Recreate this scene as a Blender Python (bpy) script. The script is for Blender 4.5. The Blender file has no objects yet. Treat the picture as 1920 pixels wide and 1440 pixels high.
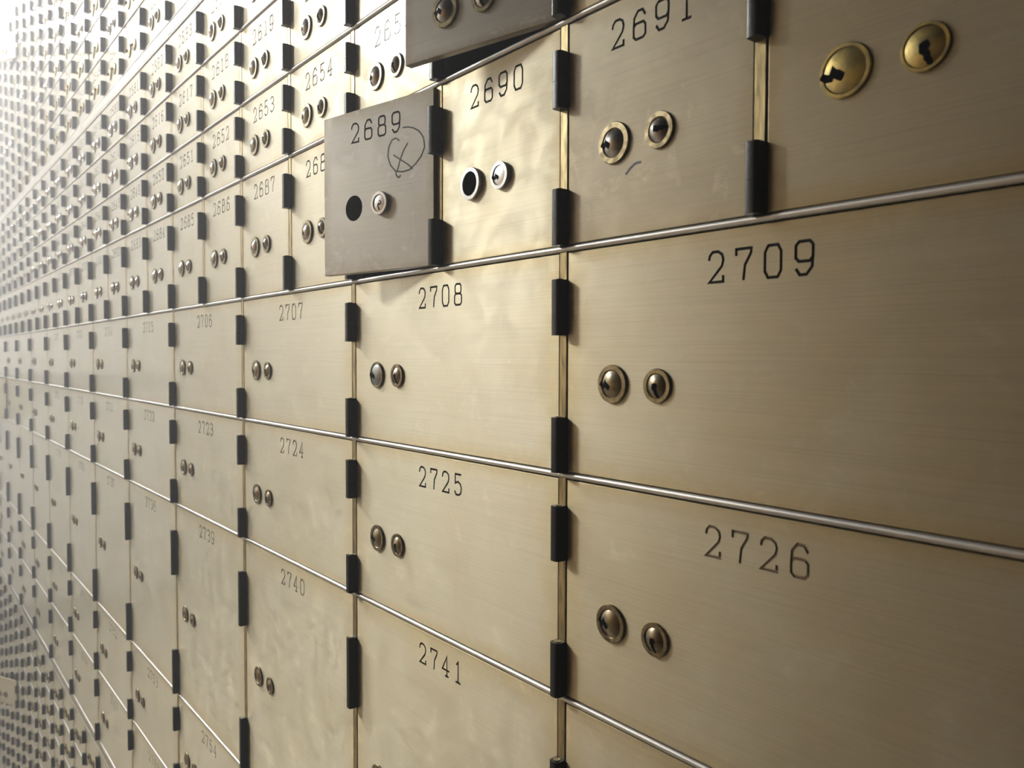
import bpy, bmesh, math, random
from mathutils import Vector, Matrix, noise as mnoise
random.seed(7)
S = bpy.context.scene
COL = S.collection
H0 = 1.53                      # height of the camera-side zero line (the long middle rail) above the floor

# ------------------------------------------------------------------ camera
cam_d = bpy.data.cameras.new('camera')
cam = bpy.data.objects.new('camera', cam_d); COL.objects.link(cam); S.camera = cam
CAM = Vector((0.34227, -0.31064, -0.05945 + H0))
FW = Vector((-0.7826143, 0.62157859, -0.03398398)).normalized()
RT = Vector((0.62186839, 0.78311767, 0.00253316)).normalized()
UP = RT.cross(FW)
m = Matrix((RT, UP, -FW)).transposed().to_4x4(); m.translation = CAM
cam.matrix_world = m
FPX = 1490.0
cam_d.sensor_width = 36; cam_d.lens = FPX / 1920 * 36
cam_d.clip_start = 0.01; cam_d.clip_end = 50
cam_d.dof.use_dof = True; cam_d.dof.focus_distance = 0.58; cam_d.dof.aperture_fstop = 17

def pix(p):
    d = Vector(p) - CAM; w = d.dot(FW)
    return (960 + FPX * d.dot(RT) / w, 720 - FPX * d.dot(UP) / w, w)

# ------------------------------------------------------------------ world, exposure
W = bpy.data.worlds.new('world'); S.world = W; W.use_nodes = True
W.node_tree.nodes['Background'].inputs[0].default_value = (1.0, 0.93, 0.82, 1)
W.node_tree.nodes['Background'].inputs[1].default_value = 0.02
S.view_settings.view_transform = 'Standard'; S.view_settings.look = 'None'
S.view_settings.exposure = -0.42; S.view_settings.gamma = 1.0
S.view_settings.use_curve_mapping = False
S.cycles.max_bounces = 8; S.cycles.glossy_bounces = 5; S.cycles.diffuse_bounces = 3
S.cycles.sample_clamp_indirect = 6.0
S.cycles.use_denoising = True
LAMPS = [  # x, y, length, width, emission, colour: the ceiling lamps of the aisle, the last one added as fill
    (-3.30, -1.94, 0.50, 0.45, 830.0, (1.0, 0.97, 0.93)),
    (-3.30, -0.80, 0.50, 0.45, 290.0, (1.0, 0.97, 0.96)),
    (-4.30, -0.55, 0.40, 0.40, 180.0, (1.0, 0.95, 0.93)),  # added lamp, brightens the end wall and the boxes at the left
]
CEIL = 1.66 + H0

# ------------------------------------------------------------------ materials
def newmat(name):
    mt = bpy.data.materials.new(name); mt.use_nodes = True
    nt = mt.node_tree; return mt, nt, nt.nodes['Principled BSDF']
def N(nt, t, **kw):
    n = nt.nodes.new(t)
    for k, v in kw.items(): setattr(n, k, v)
    return n
def ramp(nt, src, stops):
    r = N(nt, 'ShaderNodeValToRGB')
    e = r.color_ramp.elements
    while len(e) < len(stops): e.new(0.5)
    for i, (p, c) in enumerate(stops):
        e[i].position = p; e[i].color = (*c, 1) if len(c) == 3 else c
    nt.links.new(src, r.inputs[0]); return r
def simple(name, col, metal, rough, noise_amt=0.0, scale=60, bump=0.0, col2=None, stretch=(1, 1, 1)):
    mt, nt, b = newmat(name)
    b.inputs['Base Color'].default_value = (*col, 1)
    b.inputs['Metallic'].default_value = metal; b.inputs['Roughness'].default_value = rough
    if noise_amt or bump:
        tc = N(nt, 'ShaderNodeTexCoord'); mp = N(nt, 'ShaderNodeMapping')
        mp.inputs['Scale'].default_value = stretch
        oi = N(nt, 'ShaderNodeObjectInfo'); sc = N(nt, 'ShaderNodeMath', operation='MULTIPLY'); sc.inputs[1].default_value = 37.0
        nt.links.new(oi.outputs['Random'], sc.inputs[0])
        nz = N(nt, 'ShaderNodeTexNoise', noise_dimensions='4D')
        nz.inputs['Scale'].default_value = scale; nz.inputs['Detail'].default_value = 5
        nt.links.new(tc.outputs['Object'], mp.inputs[0]); nt.links.new(mp.outputs[0], nz.inputs['Vector'])
        nt.links.new(sc.outputs[0], nz.inputs['W'])
        c2 = col2 or tuple(c * (1 - noise_amt) for c in col)
        r = ramp(nt, nz.outputs['Fac'], [(0.38, col), (0.66, c2)])
        nt.links.new(r.outputs[0], b.inputs['Base Color'])
        if bump:
            bp = N(nt, 'ShaderNodeBump'); bp.inputs['Strength'].default_value = bump; bp.inputs['Distance'].default_value = 0.0006
            nt.links.new(nz.outputs['Fac'], bp.inputs['Height']); nt.links.new(bp.outputs[0], b.inputs['Normal'])
    return mt

def door_metal(name, base, dirt, edge, rough, tarnish=0.5, aniso=0.84):
    mt, nt, b = newmat(name); L = nt.links
    tc = N(nt, 'ShaderNodeTexCoord'); oi = N(nt, 'ShaderNodeObjectInfo')
    sc = N(nt, 'ShaderNodeMath', operation='MULTIPLY'); sc.inputs[1].default_value = 53.0
    L.new(oi.outputs['Random'], sc.inputs[0])
    def nz(scale, detail, vec=None, rough_=0.5, dist=0.0):
        n = N(nt, 'ShaderNodeTexNoise', noise_dimensions='4D')
        n.inputs['Scale'].default_value = scale; n.inputs['Detail'].default_value = detail
        n.inputs['Roughness'].default_value = rough_; n.inputs['Distortion'].default_value = dist
        L.new(vec or tc.outputs['Object'], n.inputs['Vector']); L.new(sc.outputs[0], n.inputs['W']); return n
    big = nz(14, 4, dist=0.6)
    fine = nz(260, 3, rough_=0.6)
    mid = nz(48, 6, rough_=0.65, dist=0.8)
    mp = N(nt, 'ShaderNodeMapping'); mp.inputs['Scale'].default_value = (9, 40, 1500)
    L.new(tc.outputs['Object'], mp.inputs[0])
    br = nz(1.0, 3, mp.outputs[0], 0.7)
    # colour: base -> dirt by large noise, patches, and brown tarnish near the panel's rim
    mx = N(nt, 'ShaderNodeMix', data_type='RGBA'); mx.inputs[6].default_value = (*base, 1); mx.inputs[7].default_value = (*dirt, 1)
    rb = ramp(nt, big.outputs['Fac'], [(0.40, (0, 0, 0)), (0.68, (1, 1, 1))])
    L.new(rb.outputs[0], mx.inputs[0])
    sp = N(nt, 'ShaderNodeSeparateXYZ'); L.new(tc.outputs['Generated'], sp.inputs[0])
    def edge_d(o):
        a = N(nt, 'ShaderNodeMath', operation='SUBTRACT'); a.inputs[1].default_value = 0.5; L.new(o, a.inputs[0])
        c = N(nt, 'ShaderNodeMath', operation='ABSOLUTE'); L.new(a.outputs[0], c.inputs[0]); return c
    mxm = N(nt, 'ShaderNodeMath', operation='MAXIMUM'); L.new(edge_d(sp.outputs[0]).outputs[0], mxm.inputs[0]); L.new(edge_d(sp.outputs[2]).outputs[0], mxm.inputs[1])
    ad = N(nt, 'ShaderNodeMath', operation='MULTIPLY_ADD'); L.new(mid.outputs['Fac'], ad.inputs[0]); ad.inputs[1].default_value = 0.16; L.new(mxm.outputs[0], ad.inputs[2])
    re = ramp(nt, ad.outputs[0], [(0.50, (0, 0, 0)), (0.60, (0.75, 0.75, 0.75))])
    mx2 = N(nt, 'ShaderNodeMix', data_type='RGBA'); L.new(re.outputs[0], mx2.inputs[0]); L.new(mx.outputs[2], mx2.inputs[6]); mx2.inputs[7].default_value = (*edge, 1)
    rm = ramp(nt, mid.outputs['Fac'], [(0.56, (0, 0, 0)), (0.72, (tarnish, tarnish, tarnish))])
    mx3 = N(nt, 'ShaderNodeMix', data_type='RGBA'); L.new(rm.outputs[0], mx3.inputs[0]); L.new(mx2.outputs[2], mx3.inputs[6]); mx3.inputs[7].default_value = (base[0] * 1.3, base[1] * 1.3, base[2] * 1.34, 1)
    # dark brush streaks
    rs = ramp(nt, br.outputs['Fac'], [(0.30, (0.86, 0.86, 0.86)), (0.55, (1, 1, 1))])
    mx4 = N(nt, 'ShaderNodeMix', data_type='RGBA', blend_type='MULTIPLY'); mx4.inputs[0].default_value = 1.0
    L.new(mx3.outputs[2], mx4.inputs[6]); L.new(rs.outputs[0], mx4.inputs[7])
    L.new(mx4.outputs[2], b.inputs['Base Color'])
    b.inputs['Metallic'].default_value = 0.78
    b.inputs['Coat Weight'].default_value = 0.6; b.inputs['Coat Roughness'].default_value = 0.10; b.inputs['Coat IOR'].default_value = 1.45
    mr = N(nt, 'ShaderNodeMapRange'); mr.inputs[1].default_value = 0.3; mr.inputs[2].default_value = 0.75
    mr.inputs[3].default_value = rough - 0.05; mr.inputs[4].default_value = rough + 0.13
    L.new(mid.outputs['Fac'], mr.inputs[0]); L.new(mr.outputs[0], b.inputs['Roughness'])
    b.inputs['Anisotropic'].default_value = aniso
    vt = N(nt, 'ShaderNodeVectorTransform', vector_type='VECTOR', convert_from='OBJECT', convert_to='WORLD')
    vt.inputs[0].default_value = (0, 0, 1); L.new(vt.outputs[0], b.inputs['Tangent'])
    bp = N(nt, 'ShaderNodeBump'); bp.inputs['Strength'].default_value = 0.14; bp.inputs['Distance'].default_value = 0.0002
    L.new(br.outputs['Fac'], bp.inputs['Height'])
    bp2 = N(nt, 'ShaderNodeBump'); bp2.inputs['Strength'].default_value = 0.02; bp2.inputs['Distance'].default_value = 0.0008
    L.new(mid.outputs['Fac'], bp2.inputs['Height']); L.new(bp.outputs[0], bp2.inputs['Normal'])
    L.new(bp2.outputs[0], b.inputs['Normal'])
    return mt

M = {}
M['door'] = door_metal('brushed_nickel', (0.60, 0.54, 0.40), (0.555, 0.485, 0.335), (0.49, 0.37, 0.17), 0.49)
M['shaded'] = door_metal('shaded_nickel', (0.52, 0.50, 0.46), (0.44, 0.42, 0.38), (0.32, 0.26, 0.17), 0.50, 1.0, 0.5)  # greyer copy for the ajar doors, their shade put into the colour
M['stained'] = door_metal('stained_nickel', (0.42, 0.37, 0.27), (0.33, 0.28, 0.20), (0.32, 0.25, 0.14), 0.50, 1.0, 0.5)
M['groove'] = simple('engraving_grime', (0.10, 0.075, 0.05), 0.5, 0.45, 0.6, 900)
M['ink'] = simple('engraving_paint', (0.012, 0.010, 0.008), 0.0, 0.6)
M['marker'] = simple('marker_ink', (0.02, 0.02, 0.055), 0.0, 0.35)
M['hinge'] = simple('black_oxide', (0.020, 0.021, 0.022), 0.15, 0.34, 0.5, 700, 0.15)
M['pin'] = simple('worn_pin_steel', (0.42, 0.39, 0.33), 1.0, 0.35)
M['rail'] = simple('bare_rail_steel', (0.74, 0.71, 0.68), 1.0, 0.42, 0.25, 30, 0.1, stretch=(0.4, 8, 8))
M['strip'] = simple('aged_brass_strip', (0.56, 0.45, 0.24), 0.9, 0.42, 0.55, 90, 0.4, stretch=(4, 1, 0.8))
M['trim'] = simple('nickel_trim', (0.62, 0.58, 0.50), 0.95, 0.34, 0.15, 20, 0.0)
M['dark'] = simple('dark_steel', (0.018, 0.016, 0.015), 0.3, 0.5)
M['ring'] = simple('tarnished_ring', (0.40, 0.33, 0.20), 1.0, 0.36, 0.6, 350, 0.3)
M['nickel'] = simple('lock_nickel', (0.60, 0.55, 0.50), 1.0, 0.22, 0.25, 300)
M['bronze'] = simple('lock_bronze', (0.36, 0.30, 0.20), 1.0, 0.27, 0.35, 300)
M['steel'] = simple('lock_steel', (0.36, 0.38, 0.39), 1.0, 0.28, 0.2, 300)
M['brass'] = simple('lock_brass', (0.42, 0.31, 0.11), 1.0, 0.36, 0.5, 200, 0.3, (0.20, 0.17, 0.09))
M['pale'] = simple('lock_pale_nickel', (0.72, 0.71, 0.70), 1.0, 0.34, 0.1, 300)
M['hole'] = simple('keyway_dark', (0.004, 0.004, 0.004), 0.0, 0.9)
M['hole'].node_tree.nodes['Principled BSDF'].inputs['Specular IOR Level'].default_value = 0.05
M['ink'].node_tree.nodes['Principled BSDF'].inputs['Specular IOR Level'].default_value = 0.1
M['left'] = simple('warm_bounce_paint', (0.55, 0.28, 0.02), 0.0, 0.5, 0.1, 4)  # unseen wall, its orange set to bounce warm light onto the boxes
M['cut'] = simple('engraving_metal', (0.30, 0.26, 0.20), 0.8, 0.32)
M['cream'] = simple('cream_wall_paint', (0.82, 0.77, 0.74), 0.0, 0.55, 0.06, 4)
M['ceil'] = simple('ceiling_paint', (0.045, 0.055, 0.065), 0.0, 0.7, 0.05, 4)
M['floor'] = simple('floor_tile', (0.36, 0.28, 0.20), 0.0, 0.35, 0.2, 8)
M['near'] = simple('brown_wall_panel', (0.17, 0.105, 0.02), 0.0, 0.5, 0.2, 5)
M['paper'] = simple('paper_sheet', (0.85, 0.83, 0.78), 0.0, 0.7)

# ------------------------------------------------------------------ helpers
def link(name, bm, mats, parent=None, loc=None, smooth=None):
    me = bpy.data.meshes.new(name)
    bmesh.ops.recalc_face_normals(bm, faces=bm.faces)
    bm.to_mesh(me); bm.free()
    for mt in (mats if isinstance(mats, (list, tuple)) else [mats]): me.materials.append(mt)
    if smooth is not None: shade(me, smooth)
    return place(name, me, parent, loc)
def shade(me, deg):
    for p in me.polygons: p.use_smooth = True
    me.set_sharp_from_angle(angle=math.radians(deg))
def place(name, me, parent=None, loc=None):
    o = bpy.data.objects.new(name, me); COL.objects.link(o)
    if loc is not None: o.location = loc
    if parent is not None: o.parent = parent
    return o
def mesh_of(name, bm, mats, smooth=None):
    me = bpy.data.meshes.new(name); bmesh.ops.recalc_face_normals(bm, faces=bm.faces)
    bm.to_mesh(me); bm.free()
    for mt in (mats if isinstance(mats, (list, tuple)) else [mats]): me.materials.append(mt)
    if smooth is not None: shade(me, smooth)
    return me
def box(bm, x0, x1, y0, y1, z0, z1, bev=0.0, seg=1):
    vs = [bm.verts.new((x, y, z)) for x in (x0, x1) for y in (y0, y1) for z in (z0, z1)]
    fs = [bm.faces.new([vs[i] for i in q]) for q in ((0, 1, 3, 2), (4, 6, 7, 5), (0, 4, 5, 1), (2, 3, 7, 6), (0, 2, 6, 4), (1, 5, 7, 3))]
    if bev:
        bmesh.ops.recalc_face_normals(bm, faces=fs)
        es = list({e for f in fs for e in f.edges})
        bmesh.ops.bevel(bm, geom=es, offset=bev, segments=seg, affect='EDGES', profile=0.5)
def lathe(bm, prof, seg=40, cx=0, cz=0, cap_first=True, cap_last=True):
    """prof: (radius, y) pairs turned about the Y axis through (cx, cz)."""
    rings = []
    for r, y in prof:
        if r < 1e-7: rings.append([bm.verts.new((cx, y, cz))])
        else: rings.append([bm.verts.new((cx + r * math.cos(2 * math.pi * i / seg), y, cz + r * math.sin(2 * math.pi * i / seg))) for i in range(seg)])
    for a, b in zip(rings, rings[1:]):
        for i in range(seg):
            j = (i + 1) % seg
            if len(a) == 1 and len(b) == 1: continue
            if len(a) == 1: bm.faces.new((a[0], b[i], b[j]))
            elif len(b) == 1: bm.faces.new((a[i], b[0], a[j]))
            else: bm.faces.new((a[i], b[i], b[j], a[j]))
    if cap_first and len(rings[0]) > 1: bm.faces.new(rings[0])
    if cap_last and len(rings[-1]) > 1: bm.faces.new(rings[-1])
def offsets(pts, closed):
    """unit mitre normals along a 2D polyline"""
    n = len(pts); out = []
    for i in range(n):
        def seg(a, b):
            d = (pts[b][0] - pts[a][0], pts[b][1] - pts[a][1]); l = math.hypot(*d) or 1e-9
            return (-d[1] / l, d[0] / l)
        if closed: a, b = seg((i - 1) % n, i), seg(i, (i + 1) % n)
        elif i == 0: a = b = seg(0, 1)
        elif i == n - 1: a = b = seg(n - 2, n - 1)
        else: a, b = seg(i - 1, i), seg(i, i + 1)
        mx_, mz_ = a[0] + b[0], a[1] + b[1]; l = math.hypot(mx_, mz_) or 1e-9
        mx_, mz_ = mx_ / l, mz_ / l
        k = 1 / max(0.45, mx_ * a[0] + mz_ * a[1])
        out.append((mx_ * k, mz_ * k))
    return out
def stroke(bm, pts, closed, w_out, y_out, w_in, y_in, ext=0.0):
    """solid trapezoid ribbon in the XZ plane along pts; wide w_out at y_out, w_in at y_in"""
    pts = list(pts)
    if not closed and ext:
        def push(a, b):
            d = (a[0] - b[0], a[1] - b[1]); l = math.hypot(*d); return (a[0] + d[0] / l * ext, a[1] + d[1] / l * ext)
        pts[0] = push(pts[0], pts[1]); pts[-1] = push(pts[-1], pts[-2])
    nm = offsets(pts, closed); st = []
    for (x, z), (nx, nz_) in zip(pts, nm):
        st.append([bm.verts.new((x + s * nx * w / 2, y, z + s * nz_ * w / 2)) for s, w, y in ((1, w_out, y_out), (-1, w_out, y_out), (-1, w_in, y_in), (1, w_in, y_in))])
    n = len(st)
    for i in range(n if closed else n - 1):
        a, b = st[i], st[(i + 1) % n]
        for q in range(4):
            r = (q + 1) % 4
            bm.faces.new((a[q], a[r], b[r], b[q]))
    if not closed:
        bm.faces.new(st[0]); bm.faces.new(st[-1][::-1])

def arc(cx, cz, rx, rz, a0, a1, n=8):
    return [(cx + rx * math.cos(math.radians(a0 + (a1 - a0) * i / n)), cz + rz * math.sin(math.radians(a0 + (a1 - a0) * i / n))) for i in range(n + 1)]
def octo(cx, cz, rx, rz, c=0.42):
    return [(cx - rx, cz - rz * (1 - c)), (cx - rx * (1 - c), cz - rz), (cx + rx * (1 - c), cz - rz), (cx + rx, cz - rz * (1 - c)),
            (cx + rx, cz + rz * (1 - c)), (cx + rx * (1 - c), cz + rz), (cx - rx * (1 - c), cz + rz), (cx - rx, cz + rz * (1 - c))]
GW, GH = 0.0092, 0.0142        # numeral width and height
DIG = {                         # (points in a unit box, closed)
    '0': [(octo(.5, .5, .44, .5, .40), True)],
    '1': [([(.30, .86), (.52, 1.0), (.52, 0.0)], False), ([(.22, 0), (.82, 0)], False)],
    '2': [([(.06, .74), (.10, .88), (.28, 1.0), (.62, 1.0), (.86, .90), (.94, .72), (.86, .52), (.08, .0), (.94, .0), (.94, .20)], False)],
    '3': [([(.06, .86), (.30, 1.0), (.66, 1.0), (.90, .86), (.90, .68), (.66, .55), (.38, .55)], False), ([(.66, .55), (.94, .40), (.94, .16), (.68, .0), (.30, .0), (.06, .15)], False)],
    '4': [([(.66, .0), (.66, 1.0), (.04, .30), (.98, .30)], False), ([(.44, 0), (.88, 0)], False)],
    '5': [([(.90, 1.0), (.16, 1.0), (.14, .56), (.50, .64), (.82, .54), (.94, .34), (.86, .10), (.62, .0), (.26, .0), (.06, .16)], False)],
    '6': [([(.92, .80), (.72, 1.0), (.38, 1.0), (.10, .78), (.06, .40)], False), (octo(.5, .28, .44, .28, .38), True)],
    '7': [([(.06, .80), (.06, 1.0), (.94, 1.0), (.92, .84), (.58, .48), (.50, 0.0)], False)],
    '8': [(octo(.5, .77, .38, .23, .40), True), (octo(.5, .27, .45, .27, .38), True)],
    '9': [(octo(.5, .70, .44, .30, .38), True), ([(.94, .60), (.90, .22), (.62, 0.0), (.28, 0.0), (.08, .18)], False)],
}
def digits(bm, text, cx, cz, w_out, y_out, w_in, y_in, ext=0.0):
    pitch = 0.01525
    x0 = cx - pitch * (len(text) - 1) / 2 - GW / 2
    for i, ch in enumerate(text):
        for pts, closed in DIG[ch]:
            stroke(bm, [(x0 + i * pitch + px * GW, cz + (pz - .5) * GH) for px, pz in pts], closed, w_out, y_out, w_in, y_in, ext)

# ------------------------------------------------------------------ the wall's rows and columns
P = 0.13
U5, U4 = 0.1317, 0.2107
Z = lambda z: z + H0
ROWS = []                      # id, band, z_low, z_high, columns per door, first number or None
for i in range(7): ROWS.append(dict(band='upper', i=i, z0=.3847 + .0735 * i, z1=.3847 + .0735 * (i + 1), cols=1, num=2690 - 34 * (4 + i)))
for i, (a, b) in enumerate(((.0028, U5), (U5, U4), (U4, .2904), (.2904, .3660))): ROWS.append(dict(band='middle', i=i, z0=a, z1=b, cols=1, num=2690 - 34 * i))
for i, (a, b, n) in enumerate(((-.1278, .0028, 2708), (-.2590, -.1278, 2725), (-.5202, -.2590, 2741), (-.6497, -.5202, 2756), (-.785, -.6497, 2771))): ROWS.append(dict(band='wide', i=i, z0=a, z1=b, cols=2, num=n))
for i in range(8): ROWS.append(dict(band='lower', i=i, z0=-.803 - .083 * (i + 1), z1=-.803 - .083 * i, cols=1, num=None))

ORD = ['lowest', 'second', 'third', 'fourth', 'fifth', 'sixth', 'seventh', 'eighth']
CARD = 'zero one two three four five six seven eight nine ten eleven twelve thirteen fourteen fifteen sixteen seventeen eighteen nineteen twenty'.split()
def hinge_spec(h):
    if h < 0.1: return 0.0235, 0.0133
    if h < 0.2: return 0.0320, 0.0178
    return 0.0600, 0.0365

# --- part meshes, cached
cache = {}
PAINTED = {2708, 2709, 2725, 2741, 2690, 2691, 2689, 2688}
def panel_mesh(w, h, text, holes, tone, thick=0.006):
    key = (round(w, 4), round(h, 4), text, tuple(holes), tone)
    gm = M['groove'] if text and int(text) in PAINTED else M['cut']
    if key in cache: return cache[key]
    bm = bmesh.new()
    x0, x1 = -w + 0.0040, -0.0034
    z0, z1 = 0.0022, h - 0.0026
    box(bm, x0, x1, -0.0010, thick - 0.001, z0, z1, 0.00045, 2)
    me = mesh_of('door_panel', bm, [M[tone], gm])
    if text or holes:
        cb = bmesh.new()
        if text:
            cz = h - 0.0196
            digits(cb, text, -w / 2, cz, 0.00155, -0.0013, 0.00105, -0.0002, 0.0002)
        for hx, hz, hr in holes:
            lathe(cb, [(hr, -0.004), (hr, 0.02)], 40, hx, hz)
        cm = mesh_of('cut', cb, [M[tone], gm])
        for p in cm.polygons: p.material_index = 1
        a = bpy.data.objects.new('a', me); b = bpy.data.objects.new('b', cm)
        COL.objects.link(a); COL.objects.link(b)
        md = a.modifiers.new('b', 'BOOLEAN'); md.operation = 'DIFFERENCE'; md.object = b; md.solver = 'EXACT'; md.use_self = True
        if hasattr(md, 'material_mode'): md.material_mode = 'INDEX'
        dg = bpy.context.evaluated_depsgraph_get()
        res = bpy.data.meshes.new_from_object(a.evaluated_get(dg)); res.name = 'door_panel'
        bpy.data.objects.remove(a); bpy.data.objects.remove(b); bpy.data.meshes.remove(cm)
        if len(res.polygons) > 12: me = res
    cache[key] = me; return me
def number_mesh(w, h, text):
    bm = bmesh.new(); digits(bm, text, -w / 2, h - 0.0196, 0.00100, -0.00045, 0.00100, -0.00030, 0.0)
    return mesh_of('number', bm, M['ink'])
def hinge_mesh(L, lod=False):
    key = ('hinge', L, lod)
    if key in cache: return cache[key]
    bm = bmesh.new()
    hw, dep = 0.0034, 0.0080
    prof = [(-hw, 0.0)] + [(-hw + 0.0016 - 0.0016 * math.cos(t), -dep + 0.0016 - 0.0016 * math.sin(t)) for t in (0, .5, 1.05, 1.57)] \
         + [(hw - 0.0022 + 0.0022 * math.sin(t), -dep + 0.0022 - 0.0022 * math.cos(t)) for t in (0, .5, 1.05, 1.57)] + [(hw, 0.0)]
    def prism(za, zb):
        a = [bm.verts.new((x, y, za)) for x, y in prof]; b = [bm.verts.new((x, y, zb)) for x, y in prof]
        n = len(prof)
        for i in range(n): bm.faces.new((a[i], a[(i + 1) % n], b[(i + 1) % n], b[i]))
        bm.faces.new(a[::-1]); bm.faces.new(b)
    if lod: prism(0, L)
    else:
        prism(0, L * 0.47); prism(L * 0.476, L)
        box(bm, hw * 0.6, hw + 0.0012, -0.0014, 0.0, 0.0006, L - 0.0006)
    me = mesh_of('hinge', bm, M['hinge'], 35); cache[key] = me; return me
def pin_mesh(L):
    key = ('pin', L)
    if key in cache: return cache[key]
    bm = bmesh.new()
    for za, zb in ((L, L + 0.0003),):
        r = bmesh.ops.create_cone(bm, cap_ends=True, segments=20, radius1=0.0021, radius2=0.0021, depth=abs(zb - za) + 0.0004)
        for v in r['verts']: v.co += Vector((0, -0.0045, (za + zb) / 2))
    me = mesh_of('hinge_pin', bm, M['pin'], 30); cache[key] = me; return me
DOME = {'nickel': (.67, .0030), 'bronze': (.69, .0021), 'steel': (.80, .0016), 'brass': (.80, .0010), 'pale': (.68, .0006)}
def ring_mesh(R, kind, seg=40):
    key = ('ring', R, kind, seg)
    if key in cache: return cache[key]
    bm = bmesh.new(); f = DOME[kind][0] if kind != 'hollow' else .70
    hgt = 0.0030 if kind in ('pale', 'hollow') else 0.0016
    lathe(bm, [(R * 0.98, 0.0), (R, -hgt * .55), (R * .965, -hgt), (R * (f + .045), -hgt * 1.02), (R * (f + .01), -hgt * .75), (R * (f + .01), 0.002)], seg, 0, 0, False, False)
    mat = {'brass': 'brass', 'pale': 'pale', 'hollow': 'pale'}.get(kind, 'ring')
    me = mesh_of('lock', bm, M[mat], 40); cache[key] = me; return me
def dome_y(r, R, kind):
    f, hh = DOME[kind]; base = 0.0012 if kind != 'pale' else 0.0024
    t = min(1.0, r / (R * f)); return -(base + hh * max(0.0, 1 - t * t))
def dome_mesh(R, kind, seg=40):
    key = ('dome', R, kind, seg)
    if key in cache: return cache[key]
    bm = bmesh.new(); f = DOME[kind][0]
    pr = [(R * f * t, dome_y(R * f * t, R, kind)) for t in (0, .2, .4, .6, .75, .88, .96, 1.0)] + [(R * f, 0.001)]
    lathe(bm, pr, seg)
    me = mesh_of('lock_cylinder', bm, M[kind], 50); cache[key] = me; return me
def keyhole_mesh(R, kind, ang, style):
    key = ('key', R, kind, ang, style)
    if key in cache: return cache[key]
    bm = bmesh.new(); f = DOME[kind][0]; q = R * f
    if style == 'jag': line = [(1.12, -.10), (.86, .10), (.66, .16), (.50, -.10), (.34, .10), (.20, .16), (.06, .02)]; wd = [.30, .38, .30, .34, .36, .50, .34]
    elif style == 'hook': line = [(-.30, .06), (-.16, .34), (.10, .36), (.22, .12), (.06, -.02), (.34, -.14), (.62, -.04), (.86, .10)]; wd = [.10, .14, .16, .18, .16, .18, .2, .2]
    else: line = [(-.22, .0), (.0, .04), (.22, -.05), (.42, .10), (.62, .06), (.82, .16), (.98, .10)]; wd = [.42, .58, .40, .32, .34, .32, .26]
    ca, sa = math.cos(ang), math.sin(ang)
    dense, dw = [], []
    for i in range(len(line) - 1):
        for t in range(3):
            u = t / 3; dense.append((line[i][0] * (1 - u) + line[i + 1][0] * u, line[i][1] * (1 - u) + line[i + 1][1] * u)); dw.append(wd[i] * (1 - u) + wd[i + 1] * u)
    dense.append(line[-1]); dw.append(wd[-1])
    nm = offsets(dense, False); rows = []
    for (x, z), (nx, nz_), w in zip(dense, nm, dw):
        r_ = []
        for s in (-.5, 0, .5):
            px, pz = (x + nx * w * s) * q, (z + nz_ * w * s) * q
            X, Zz = px * ca - pz * sa, px * sa + pz * ca
            yy = dome_y(math.hypot(X, Zz), R, kind) if math.hypot(X, Zz) < q * .99 else -(0.0031 if kind == 'pale' else 0.0017)
            r_.append((bm.verts.new((X, yy - 0.00009, Zz)), bm.verts.new((X, 0.0005, Zz))))
        rows.append(r_)
    for a, b in zip(rows, rows[1:]):
        for i in (0, 1): bm.faces.new((a[i][0], a[i + 1][0], b[i + 1][0], b[i][0]))
        bm.faces.new((a[0][0], b[0][0], b[0][1], a[0][1])); bm.faces.new((a[2][0], a[2][1], b[2][1], b[2][0]))
    for a in (rows[0], rows[-1]): bm.faces.new((a[0][0], a[0][1], a[1][1], a[2][1], a[2][0], a[1][0]))
    me = mesh_of('keyhole', bm, M['hole']); cache[key] = me; return me
def small_lock_mesh(R, kind):
    key = ('slock', R, kind)
    if key in cache: return cache[key]
    bm = bmesh.new(); f = DOME[kind][0]
    lathe(bm, [(R, 0), (R, -.0014), (R * (f + .05), -.0017), (R * f, -.0013)] + [(R * f * t, dome_y(R * f * t, R, kind)) for t in (.85, .6, .3, 0)], 18)
    n0 = len(bm.faces)
    stroke(bm, [(-R * f * .9, -.0001), (-R * f * .4, R * .1), (0, 0)], False, R * .22, -.0044 if kind == 'nickel' else -.0036, R * .22, -.001)
    bm.faces.ensure_lookup_table()
    for fc in bm.faces[n0:]: fc.material_index = 1
    me = mesh_of('lock', bm, [M[kind], M['hole']], 50); cache[key] = me; return me

def lock_z(h): return h - (0.0768 if 0.1 < h < 0.2 else 0.141 if h > 0.2 else h * 0.634)
LX1, LX2 = 0.0403, 0.0719

# ------------------------------------------------------------------ list every box, rank by size in view
boxes = []
for row in ROWS:
    w = P * row['cols']
    rng = range(-2, 32) if row['cols'] == 1 else range(-1, 16)
    for j in rng:
        xr = -w * j
        cs = [pix((xr - dx * w, -.001, Z(z))) for dx in (0, 1) for z in (row['z0'], row['z1'])]
        front = all(c[2] > 0.05 for c in cs)
        area = 0
        if all(c[2] > 0.02 for c in cs):
            x0, x1 = min(c[0] for c in cs), max(c[0] for c in cs)
            # clip the quad's extent to the frame column by column
            n = 12
            for t in range(n):
                u = (t + .5) / n; xx = xr - u * w
                a, b = pix((xx, 0, Z(row['z0']))), pix((xx, 0, Z(row['z1'])))
                if 0 <= a[0] <= 1920:
                    lo, hi = max(0, b[1]), min(1440, a[1])
                    if hi > lo: area += (hi - lo) * (x1 - x0) / n
        boxes.append(dict(row=row, j=j, xr=xr, w=w, h=row['z1'] - row['z0'], area=area, px=abs(cs[0][1] - cs[1][1]), z=cs[0][2]))
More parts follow.
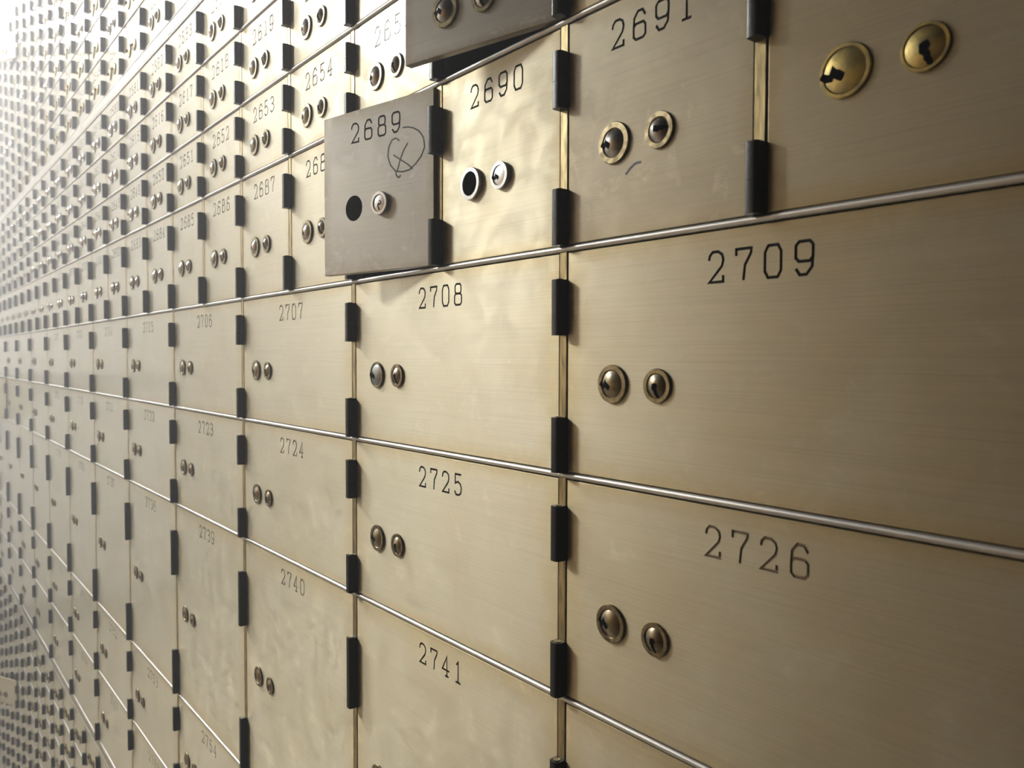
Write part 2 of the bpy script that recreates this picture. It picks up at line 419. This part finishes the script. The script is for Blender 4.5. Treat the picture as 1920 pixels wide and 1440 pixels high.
OPEN = {('middle', 0, 1): 12.5, ('middle', 1, 0): 14.0, ('upper', 5, 17): 24.0, ('lower', 3, 19): 26.0, ('wide', 1, 10): 24.0}
for b in boxes:
    b['key'] = (b['row']['band'], b['row']['i'], b['j'])
    if b['key'] in OPEN: b['area'] = max(b['area'], 500)
boxes.sort(key=lambda b: -b['area'])
chosen = [b for b in boxes if b['area'] > 12][:298]
ck = {b['key'] for b in chosen}
rest = [b for b in boxes if b['key'] not in ck]

GROUPS = {'upper': 'small boxes of the upper bank above the wide trim', 'middle': 'boxes of the middle bank above the long rail',
          'wide': 'wide boxes below the long rail', 'lower': 'small boxes of the bottom bank'}
def label_of(b):
    r, j = b['row'], b['j']; band, i = r['band'], r['i']
    num = r['num'] - j if r['num'] else None
    sp = {
        2690: 'square bright box numbered 2690 with an empty lock ring beside a pale key lock',
        2689: 'dull grey box 2689 standing ajar, with a circled X in marker and an open hole',
        2691: 'square tarnished box 2691 with two domed locks and a short black marker tick',
        2692: 'square dark box with two brass locks, right of box 2691',
        2656: 'grey small box standing ajar directly above box 2690, bottom corner casting a shadow',
        2709: 'large dim wide box numbered 2709 with two bronze locks, right of 2708',
        2708: 'wide cream-lit box numbered 2708 with a shadow wedge at its top and two dark locks',
        2688: 'square box numbered 2688, half hidden behind the ajar box 2689',
        2742: 'tall box cut by the bottom frame edge, directly below box 2726',
    }
    if num in sp: return sp[num]
    if b['key'] == ('upper', 5, 17): return 'small far box standing ajar, catching bright light in the upper bank'
    if b['key'] == ('lower', 3, 19): return 'small far box standing ajar in the bottom bank, seen as a pale flap'
    if b['key'] == ('wide', 1, 10): return 'far wide box standing ajar at the photo edge, pale face with dark rim'
    readable = {2687, 2686, 2685, 2684, 2652, 2707, 2706, 2705, 2704, 2726, 2725, 2724, 2723, 2722, 2741, 2740, 2739, 2738, 2754, 2753}
    if num in readable and b['px'] > 60:
        size = 'square' if band == 'middle' and i == 0 else 'small' if band == 'middle' else 'tall wide' if i == 2 else 'wide'
        return f'{size} brushed metal box numbered {num} with two domed locks'
    if band == 'wide':
        ref = ['2708', '2725', '2741', '2756', '2771'][i]
        rown = ['top row of wide boxes', 'second row of wide boxes', 'tall row of wide boxes', 'fourth row of wide boxes', 'fifth row of wide boxes'][i]
        n = j
        return f'wide box in the {rown}, {CARD[n]} left of the column of 2708' if n > 0 else f'wide box in the {rown}, in the column of ' + ('2708' if n == 0 else '2709')
    where = {'upper': f'{ORD[i]} row above the wide trim', 'middle': f'{ORD[i]} row above the long rail', 'lower': f'{["top"] .__getitem__(0) if i == 0 else ORD[i]} row of the bottom bank'}[band]
    n = j
    if n > 0:
        c = CARD[n] if n <= 20 else 'twenty-' + CARD[n - 20]
        return f'small box, {where}, {c} columns left of the column of 2690'
    return f'small box, {where}, in the column of ' + ('2690' if n == 0 else '2691' if n == -1 else '2692')

def tone_of(b):
    k = b['key']
    if k == ('middle', 0, -1): return 'stained'
    return 'shaded' if k in (('middle', 0, 1), ('middle', 1, 0)) else 'door'
    rr = random.Random(hash(k[0]) % 1 + k[1] * 131 + k[2] * 17 + len(k[0]) * 7)
    return 'shaded' if rr.random() < .16 and b['z'] > .7 else 'door'
def locks_of(b):
    """(R, kind, keyhole angle, style) for the large and the small lock"""
    k = b['key']; rr = random.Random(k[1] * 977 + k[2] * 31 + len(k[0]))
    jit = rr.uniform(-.12, .12)
    if k == ('middle', 0, -2): return (0.0112, 'brass', math.pi + .1, 'jag'), (0.0094, 'brass', -math.pi / 2 + .15, 'bulb')
    if k == ('middle', 0, -1): return (0.0112, 'nickel', math.pi, 'jag'), (0.0094, 'nickel', -.15, 'jag2')
    if k == ('middle', 0, 0): return None, (0.0088, 'pale', math.pi + .1, 'jag')
    if k == ('middle', 0, 1): return None, (0.0088, 'pale', -math.pi / 2, 'hook')
    if k == ('middle', 1, 0): return (0.0108, 'nickel', math.pi, 'jag'), (0.0090, 'nickel', -math.pi / 2, 'bulb')
    if k == ('wide', 0, 0): return (0.0104, 'steel', math.pi, 'jag'), (0.0090, 'bronze', -math.pi / 2 + .1, 'bulb')
    if k[0] == 'wide': return (0.0106, 'bronze', math.pi + jit, 'jag'), (0.0090, 'bronze', -math.pi / 2 + jit, 'bulb')
    if k[0] == 'middle': return (0.0108, 'nickel', math.pi + jit, 'jag'), (0.0090, 'nickel', -math.pi / 2 + jit, 'bulb')
    kd = 'brass' if rr.random() < .75 else 'nickel'
    return (0.0106, kd, math.pi + jit, 'jag'), (0.0090, kd, -math.pi / 2 + jit, 'bulb')

HY = 0.0
def build_box(b):
    row = b['row']; w, h, k = b['w'], b['h'], b['key']
    root = bpy.data.objects.new('deposit_box', None); COL.objects.link(root)
    root.empty_display_size = 0.02
    ang = OPEN.get(k, 0.0)
    root.location = (b['xr'], HY, Z(row['z0']))
    root['label'] = label_of(b); root['category'] = 'deposit box'; root['group'] = GROUPS[row['band']]
    rr = random.Random(k[1] * 57 + k[2] * 991 + len(k[0]) * 13)
    tone = tone_of(b)
    near = b['z'] < 1.15 or b['px'] > 110
    text = str(row['num'] - b['j']) if (row['num'] and b['z'] < 1.75) else None
    holes = []
    lz = lock_z(h); l1, l2 = locks_of(b)
    if k == ('middle', 0, 1): holes = [(-w + LX1, lz, 0.0098)]
    if k == ('middle', 0, 0): holes = [(-w + LX1, lz, 0.0076)]
    leaf = root
    for hx, hz, hr in holes:
        bm = bmesh.new(); d0 = -.0034 if hr < .009 else .0002
        lathe(bm, [(hr, d0), (hr, .016), (0, .016)], 36, 0, 0, False)
        lathe(bm, [(hr + .0004, d0), (hr + .0004, .0166), (0, .0166)], 36, 0, 0, False)
        link('lock_hole', bm, M['hole'], leaf, (hx, 0, hz), 40)['label'] = 'dark empty hole where a lock was'
    p = place('door_panel', panel_mesh(w, h, text, holes, tone), leaf)
    if ang:
        p.rotation_euler = (0, 0, 0)
    if text and int(text) in PAINTED: place('number', number_mesh(w, h, text), leaf)
    L, off = hinge_spec(h)
    for zz in (h - off - L, 0.0016):
        hg = place('hinge', hinge_mesh(L, not near), leaf, (0, 0, zz))
        if near: place('hinge_pin', pin_mesh(L), hg)
    for lx, lk, nm in ((LX1, l1, 'large_lock'), (LX2, l2, 'small_lock')):
        loc = (-w + lx, -0.001, lz + (0.0022 if k == ('middle', 0, -2) else 0))
        if lk is None:
            if k == ('middle', 0, 0):
                place(nm, ring_mesh(0.0108, 'hollow'), leaf, loc)['label'] = 'empty pale lock ring with a dark hole'
            continue
        R, kind, ka, st = lk
        if near:
            o = place(nm, ring_mesh(R, kind), leaf, loc)
            place('lock_cylinder', dome_mesh(R, kind), o)
            place('keyhole', keyhole_mesh(R, kind, ka, st), o)
        else:
            place(nm, small_lock_mesh(R, kind), leaf, loc)
    if ang:
        root.location = (b['xr'], -0.002, Z(row['z0']))
        root.rotation_euler = (0, 0, math.radians(ang))
    return root
for b in chosen: b['root'] = build_box(b)
byk = {b['key']: b for b in chosen}

# marker strokes on 2689 (circle, X, tail) and the tick on 2691, thin ink on the panel's face
def marker(root, lines, w, label, name='marker_scribble', mat='marker'):
    bm = bmesh.new()
    for pts in lines: stroke(bm, pts, False, w, -0.00112, w, -0.00098, w * .3)
    o = link(name, bm, M[mat], root); o['label'] = label; return o
def wall_local(root, px, py):
    """where the sight line of a photo point meets the closed face of a door, in the door's own frame"""
    mw = root.matrix_basis
    n = (mw.to_3x3() @ Vector((0, -1, 0))).normalized(); p0 = mw @ Vector((0, -0.001, 0))
    d = RT * ((px - 960) / FPX) - UP * ((py - 720) / FPX) + FW
    t = (p0 - CAM).dot(n) / d.dot(n); q = mw.inverted() @ (CAM + d * t); return (q.x, q.z)
r89 = byk[('middle', 0, 1)]['root']
circ = [(748, 263), (742, 259), (735, 262), (729, 275), (727, 293), (732, 310), (742, 321), (755, 322), (768, 318), (780, 306), (790, 292), (796, 275), (794, 258), (786, 246), (776, 240), (765, 238), (756, 239)]
xs1 = [(764, 269), (757, 281), (750, 300), (747, 312), (745, 320)]
xs2 = [(738, 291), (752, 300), (766, 309), (773, 316)]
tail = [(742, 322), (743, 329), (747, 333), (751, 329)]
marker(r89, [[wall_local(r89, *q) for q in l] for l in (circ, xs1, xs2, tail)], 0.0011, 'circled letter X drawn in blue-black marker')
r91 = byk[('middle', 0, -1)]['root']
marker(r91, [[wall_local(r91, *q) for q in ((1174, 326), (1181, 316), (1189, 308), (1195, 305), (1201, 304))]], 0.0013, 'short black marker tick under the locks', 'marker_tick')

# ------------------------------------------------------------------ the rest of the boxes: one mass of the same doors, coarse
bm = bmesh.new()
def stamp(me, loc, mi):
    nv = len(bm.verts); nf = len(bm.faces)
    bm.from_mesh(me); bm.verts.ensure_lookup_table(); bm.faces.ensure_lookup_table()
    for v in bm.verts[nv:]: v.co += Vector(loc)
    for f in bm.faces[nf:]: f.material_index = mi
for b in rest:
    w, h = b['w'], b['h']; o = Vector((b['xr'], 0, Z(b['row']['z0'])))
    nf = len(bm.faces)
    box(bm, o.x - w + .0042, o.x - .0034, -.001, .005, o.z + .0022, o.z + h - .0026)
    L, off = hinge_spec(h)
    for zz in (h - off - L, .0016):
        stamp(hinge_mesh(L, True), o + Vector((0, 0, zz)), 1)
    kd = locks_of(b)[1][1]
    for lx, R in ((LX1, .0106), (LX2, .009)):
        nv = len(bm.verts); nf = len(bm.faces)
        lathe(bm, [(R, -.001), (R, -.0026), (R * .8, -.003), (R * .4, -.0045), (0, -.005)], 12, o.x - w + lx, o.z + lock_z(h))
        bm.faces.ensure_lookup_table()
        for f in bm.faces[nf:]: f.material_index = 2
o = link('deposit_box_mass', bm, [M['door'], M['hinge'], M['brass']])
o['kind'] = 'stuff'; o['label'] = 'tiny far box doors filling the rest of the wall'; o['category'] = 'deposit boxes'

# ------------------------------------------------------------------ frame: rails, divider strips, wide trims
fr = bpy.data.objects.new('wall_right', None); COL.objects.link(fr); fr['kind'] = 'structure'
XA, XB = P * 2 + .004, -P * 32 - .004
def rail(z, r=0.0018):
    bm = bmesh.new(); prof = [(r * math.cos(a) * 1.15, r * math.sin(a)) for a in [math.radians(t) for t in range(-90, 91, 18)]]
    n = len(prof); ends = []
    for x in (XA, XB):
        ends.append([bm.verts.new((x, -0.0004 - p[0], z + p[1])) for p in prof] + [bm.verts.new((x, .004, z + r)), bm.verts.new((x, .004, z - r))])
    for i in range(n + 2):
        j = (i + 1) % (n + 2); bm.faces.new((ends[0][i], ends[0][j], ends[1][j], ends[1][i]))
    bm.faces.new(ends[0]); bm.faces.new(ends[1][::-1])
    link('rail', bm, M['rail'], fr, smooth=50)
lines = sorted({round(r['z0'], 4) for r in ROWS} | {round(r['z1'], 4) for r in ROWS})
for z in lines: rail(Z(z))
def trim(za, zb, name='wide_trim', y=-.0022):
    bm = bmesh.new(); box(bm, XB, XA, y, .006, Z(za), Z(zb), .0006, 2); link(name, bm, M['trim'], fr)
trim(.3682, .3825); trim(-.8012, -.7868); trim(.9012, .945, 'top_trim'); trim(-1.528, -1.469, 'base_plinth', -.006)
bands = {'upper': (.3847, .8992), 'middle': (.0028, .3660), 'wide': (-.785, .0028), 'lower': (-1.467, -.803)}
divs = []
for bd, (za, zb) in bands.items():
    st = 2 if bd == 'wide' else 1
    for k in range(-2, 33, st):
        x = -P * k
        ya = [pix((x, 0, Z(z_))) for z_ in (za, zb)]
        size = 0
        if ya[0][2] > .05:
            lo, hi = max(0, ya[1][1]), min(1440, ya[0][1])
            if 0 <= ya[0][0] <= 1920 and hi > lo: size = (hi - lo) / ya[0][2]
        divs.append((size, bd, k, za, zb))
divs.sort(key=lambda d: -d[0])
mass = bmesh.new()
for n, (size, bd, k, za, zb) in enumerate(divs):
    x = -P * k; joint = (bd in ('wide', 'lower') and k == 16) or (bd == 'upper' and k == 10)
    if n < 96:
        bm = bmesh.new(); box(bm, x - .0034, x + .0025, -.0008 if not joint else .0010, .006, Z(za) + .0018, Z(zb) - .0018, .0002, 1)
        o = link('divider_strip', bm, M['dark'] if joint else M['strip'], fr)
        if joint: o['label'] = 'dark joint between two cabinets'
    else: box(mass, x - .0034, x + .0025, -.0008, .006, Z(za) + .0018, Z(zb) - .0018)
o = link('divider_strip', mass, M['strip'], fr); o['kind'] = 'stuff'

# sleeves behind the doors that stand ajar
for key in OPEN:
    b = byk[key]; r = b['row']
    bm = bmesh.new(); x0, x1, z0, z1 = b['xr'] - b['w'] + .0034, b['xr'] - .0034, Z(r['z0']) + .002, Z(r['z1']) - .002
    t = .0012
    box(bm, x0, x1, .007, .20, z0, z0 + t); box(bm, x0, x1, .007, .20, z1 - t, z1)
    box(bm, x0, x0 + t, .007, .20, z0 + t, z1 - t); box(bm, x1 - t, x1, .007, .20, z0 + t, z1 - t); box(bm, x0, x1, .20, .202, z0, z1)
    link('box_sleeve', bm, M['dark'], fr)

# ------------------------------------------------------------------ the setting
def slab(name, x0, x1, y0, y1, z0, z1, mt):
    bm = bmesh.new(); box(bm, x0, x1, y0, y1, z0, z1); o = link(name, bm, M[mt]); o['kind'] = 'structure'; return o
XE, XN, YW = -4.6, 2.6, -3.3
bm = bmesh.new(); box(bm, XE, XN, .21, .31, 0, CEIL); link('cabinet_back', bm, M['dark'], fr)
slab('floor', XE - .1, XN + .1, YW - .1, .31, -.1, 0, 'floor')
slab('ceiling', XE - .1, XN + .1, YW - .1, .31, CEIL, CEIL + .1, 'ceil')
slab('wall_back', XE - .1, XE, -1.10, .21, 0, CEIL, 'cream')
slab('wall_back_dark', XE - .1, XE, YW, -1.102, 0, CEIL, 'near')  # unseen dark wall section, split off to keep reflections in the boxes dark
slab('wall_left', XE, XN, YW - .1, YW, 0, CEIL, 'left')
slab('wall_front', XN, XN + .1, YW, .21, 0, CEIL, 'near')
slab('wall_pier', P * 2 + .01, XN, 0.0, .21, 0, CEIL, 'near')
slab('wall_soffit', XE, P * 2 + .01, .0, .21, Z(.947), CEIL, 'ceil')
slab('wall_end_pier', XE, -P * 32 - .006, .0, .21, 0, Z(.947), 'cream')
slab('trim_1', XE, XE + .02, -1.10, 0.0, 0, .13, 'dark')
slab('trim_2', XE, XE + .03, -1.10, -.02, 1.30, 1.37, 'dark')

# ------------------------------------------------------------------ ceiling lamps
for i, (x, y, l, w_, e, c) in enumerate(LAMPS):
    root = bpy.data.objects.new('ceiling_lamp', None); COL.objects.link(root); root.location = (x, y, CEIL)
    root['label'] = 'flat ceiling lamp over the aisle, ' + ('out in the middle of the room', 'close to the box wall', 'added to brighten the far end wall')[i]; root['category'] = 'ceiling lamp'; root['group'] = 'ceiling lamps over the aisle'
    bm = bmesh.new()
    for a in ((-l / 2 - .02, -l / 2, -w_ / 2 - .02, w_ / 2 + .02), (l / 2, l / 2 + .02, -w_ / 2 - .02, w_ / 2 + .02), (-l / 2, l / 2, -w_ / 2 - .02, -w_ / 2), (-l / 2, l / 2, w_ / 2, w_ / 2 + .02)):
        box(bm, a[0], a[1], a[2], a[3], -.03, 0)
    link('lamp_frame', bm, M['pale'], root)
    mt, nt, b_ = newmat('lamp_diffuser')
    b_.inputs['Base Color'].default_value = (.8, .8, .8, 1)
    b_.inputs['Emission Color'].default_value = (*c, 1); b_.inputs['Emission Strength'].default_value = e
    bm = bmesh.new(); box(bm, -l / 2, l / 2, -w_ / 2, w_ / 2, -.022, -.012); link('diffuser', bm, mt, root)

# ------------------------------------------------------------------ scattering volume added to imitate the lens flare veil
bm = bmesh.new(); box(bm, XE + .001, XN - .001, YW + .001, .2, .001, CEIL - .001)
hz = link('lens_veil', bm, M['paper']); hz['kind'] = 'stuff'; hz['label'] = 'added air volume standing in for the veil of lens flare'; hz['category'] = 'lens_veil'
mt = bpy.data.materials.new('lens_veil_volume'); mt.use_nodes = True; nt = mt.node_tree
nt.nodes.remove(nt.nodes['Principled BSDF'])
vs_ = nt.nodes.new('ShaderNodeVolumeScatter'); vs_.inputs['Density'].default_value = 0.30; vs_.inputs['Anisotropy'].default_value = 0.7
vs_.inputs['Color'].default_value = (1.0, 0.96, 0.96, 1)
nt.links.new(vs_.outputs[0], nt.nodes['Material Output'].inputs['Volume'])
hz.data.materials.clear(); hz.data.materials.append(mt)
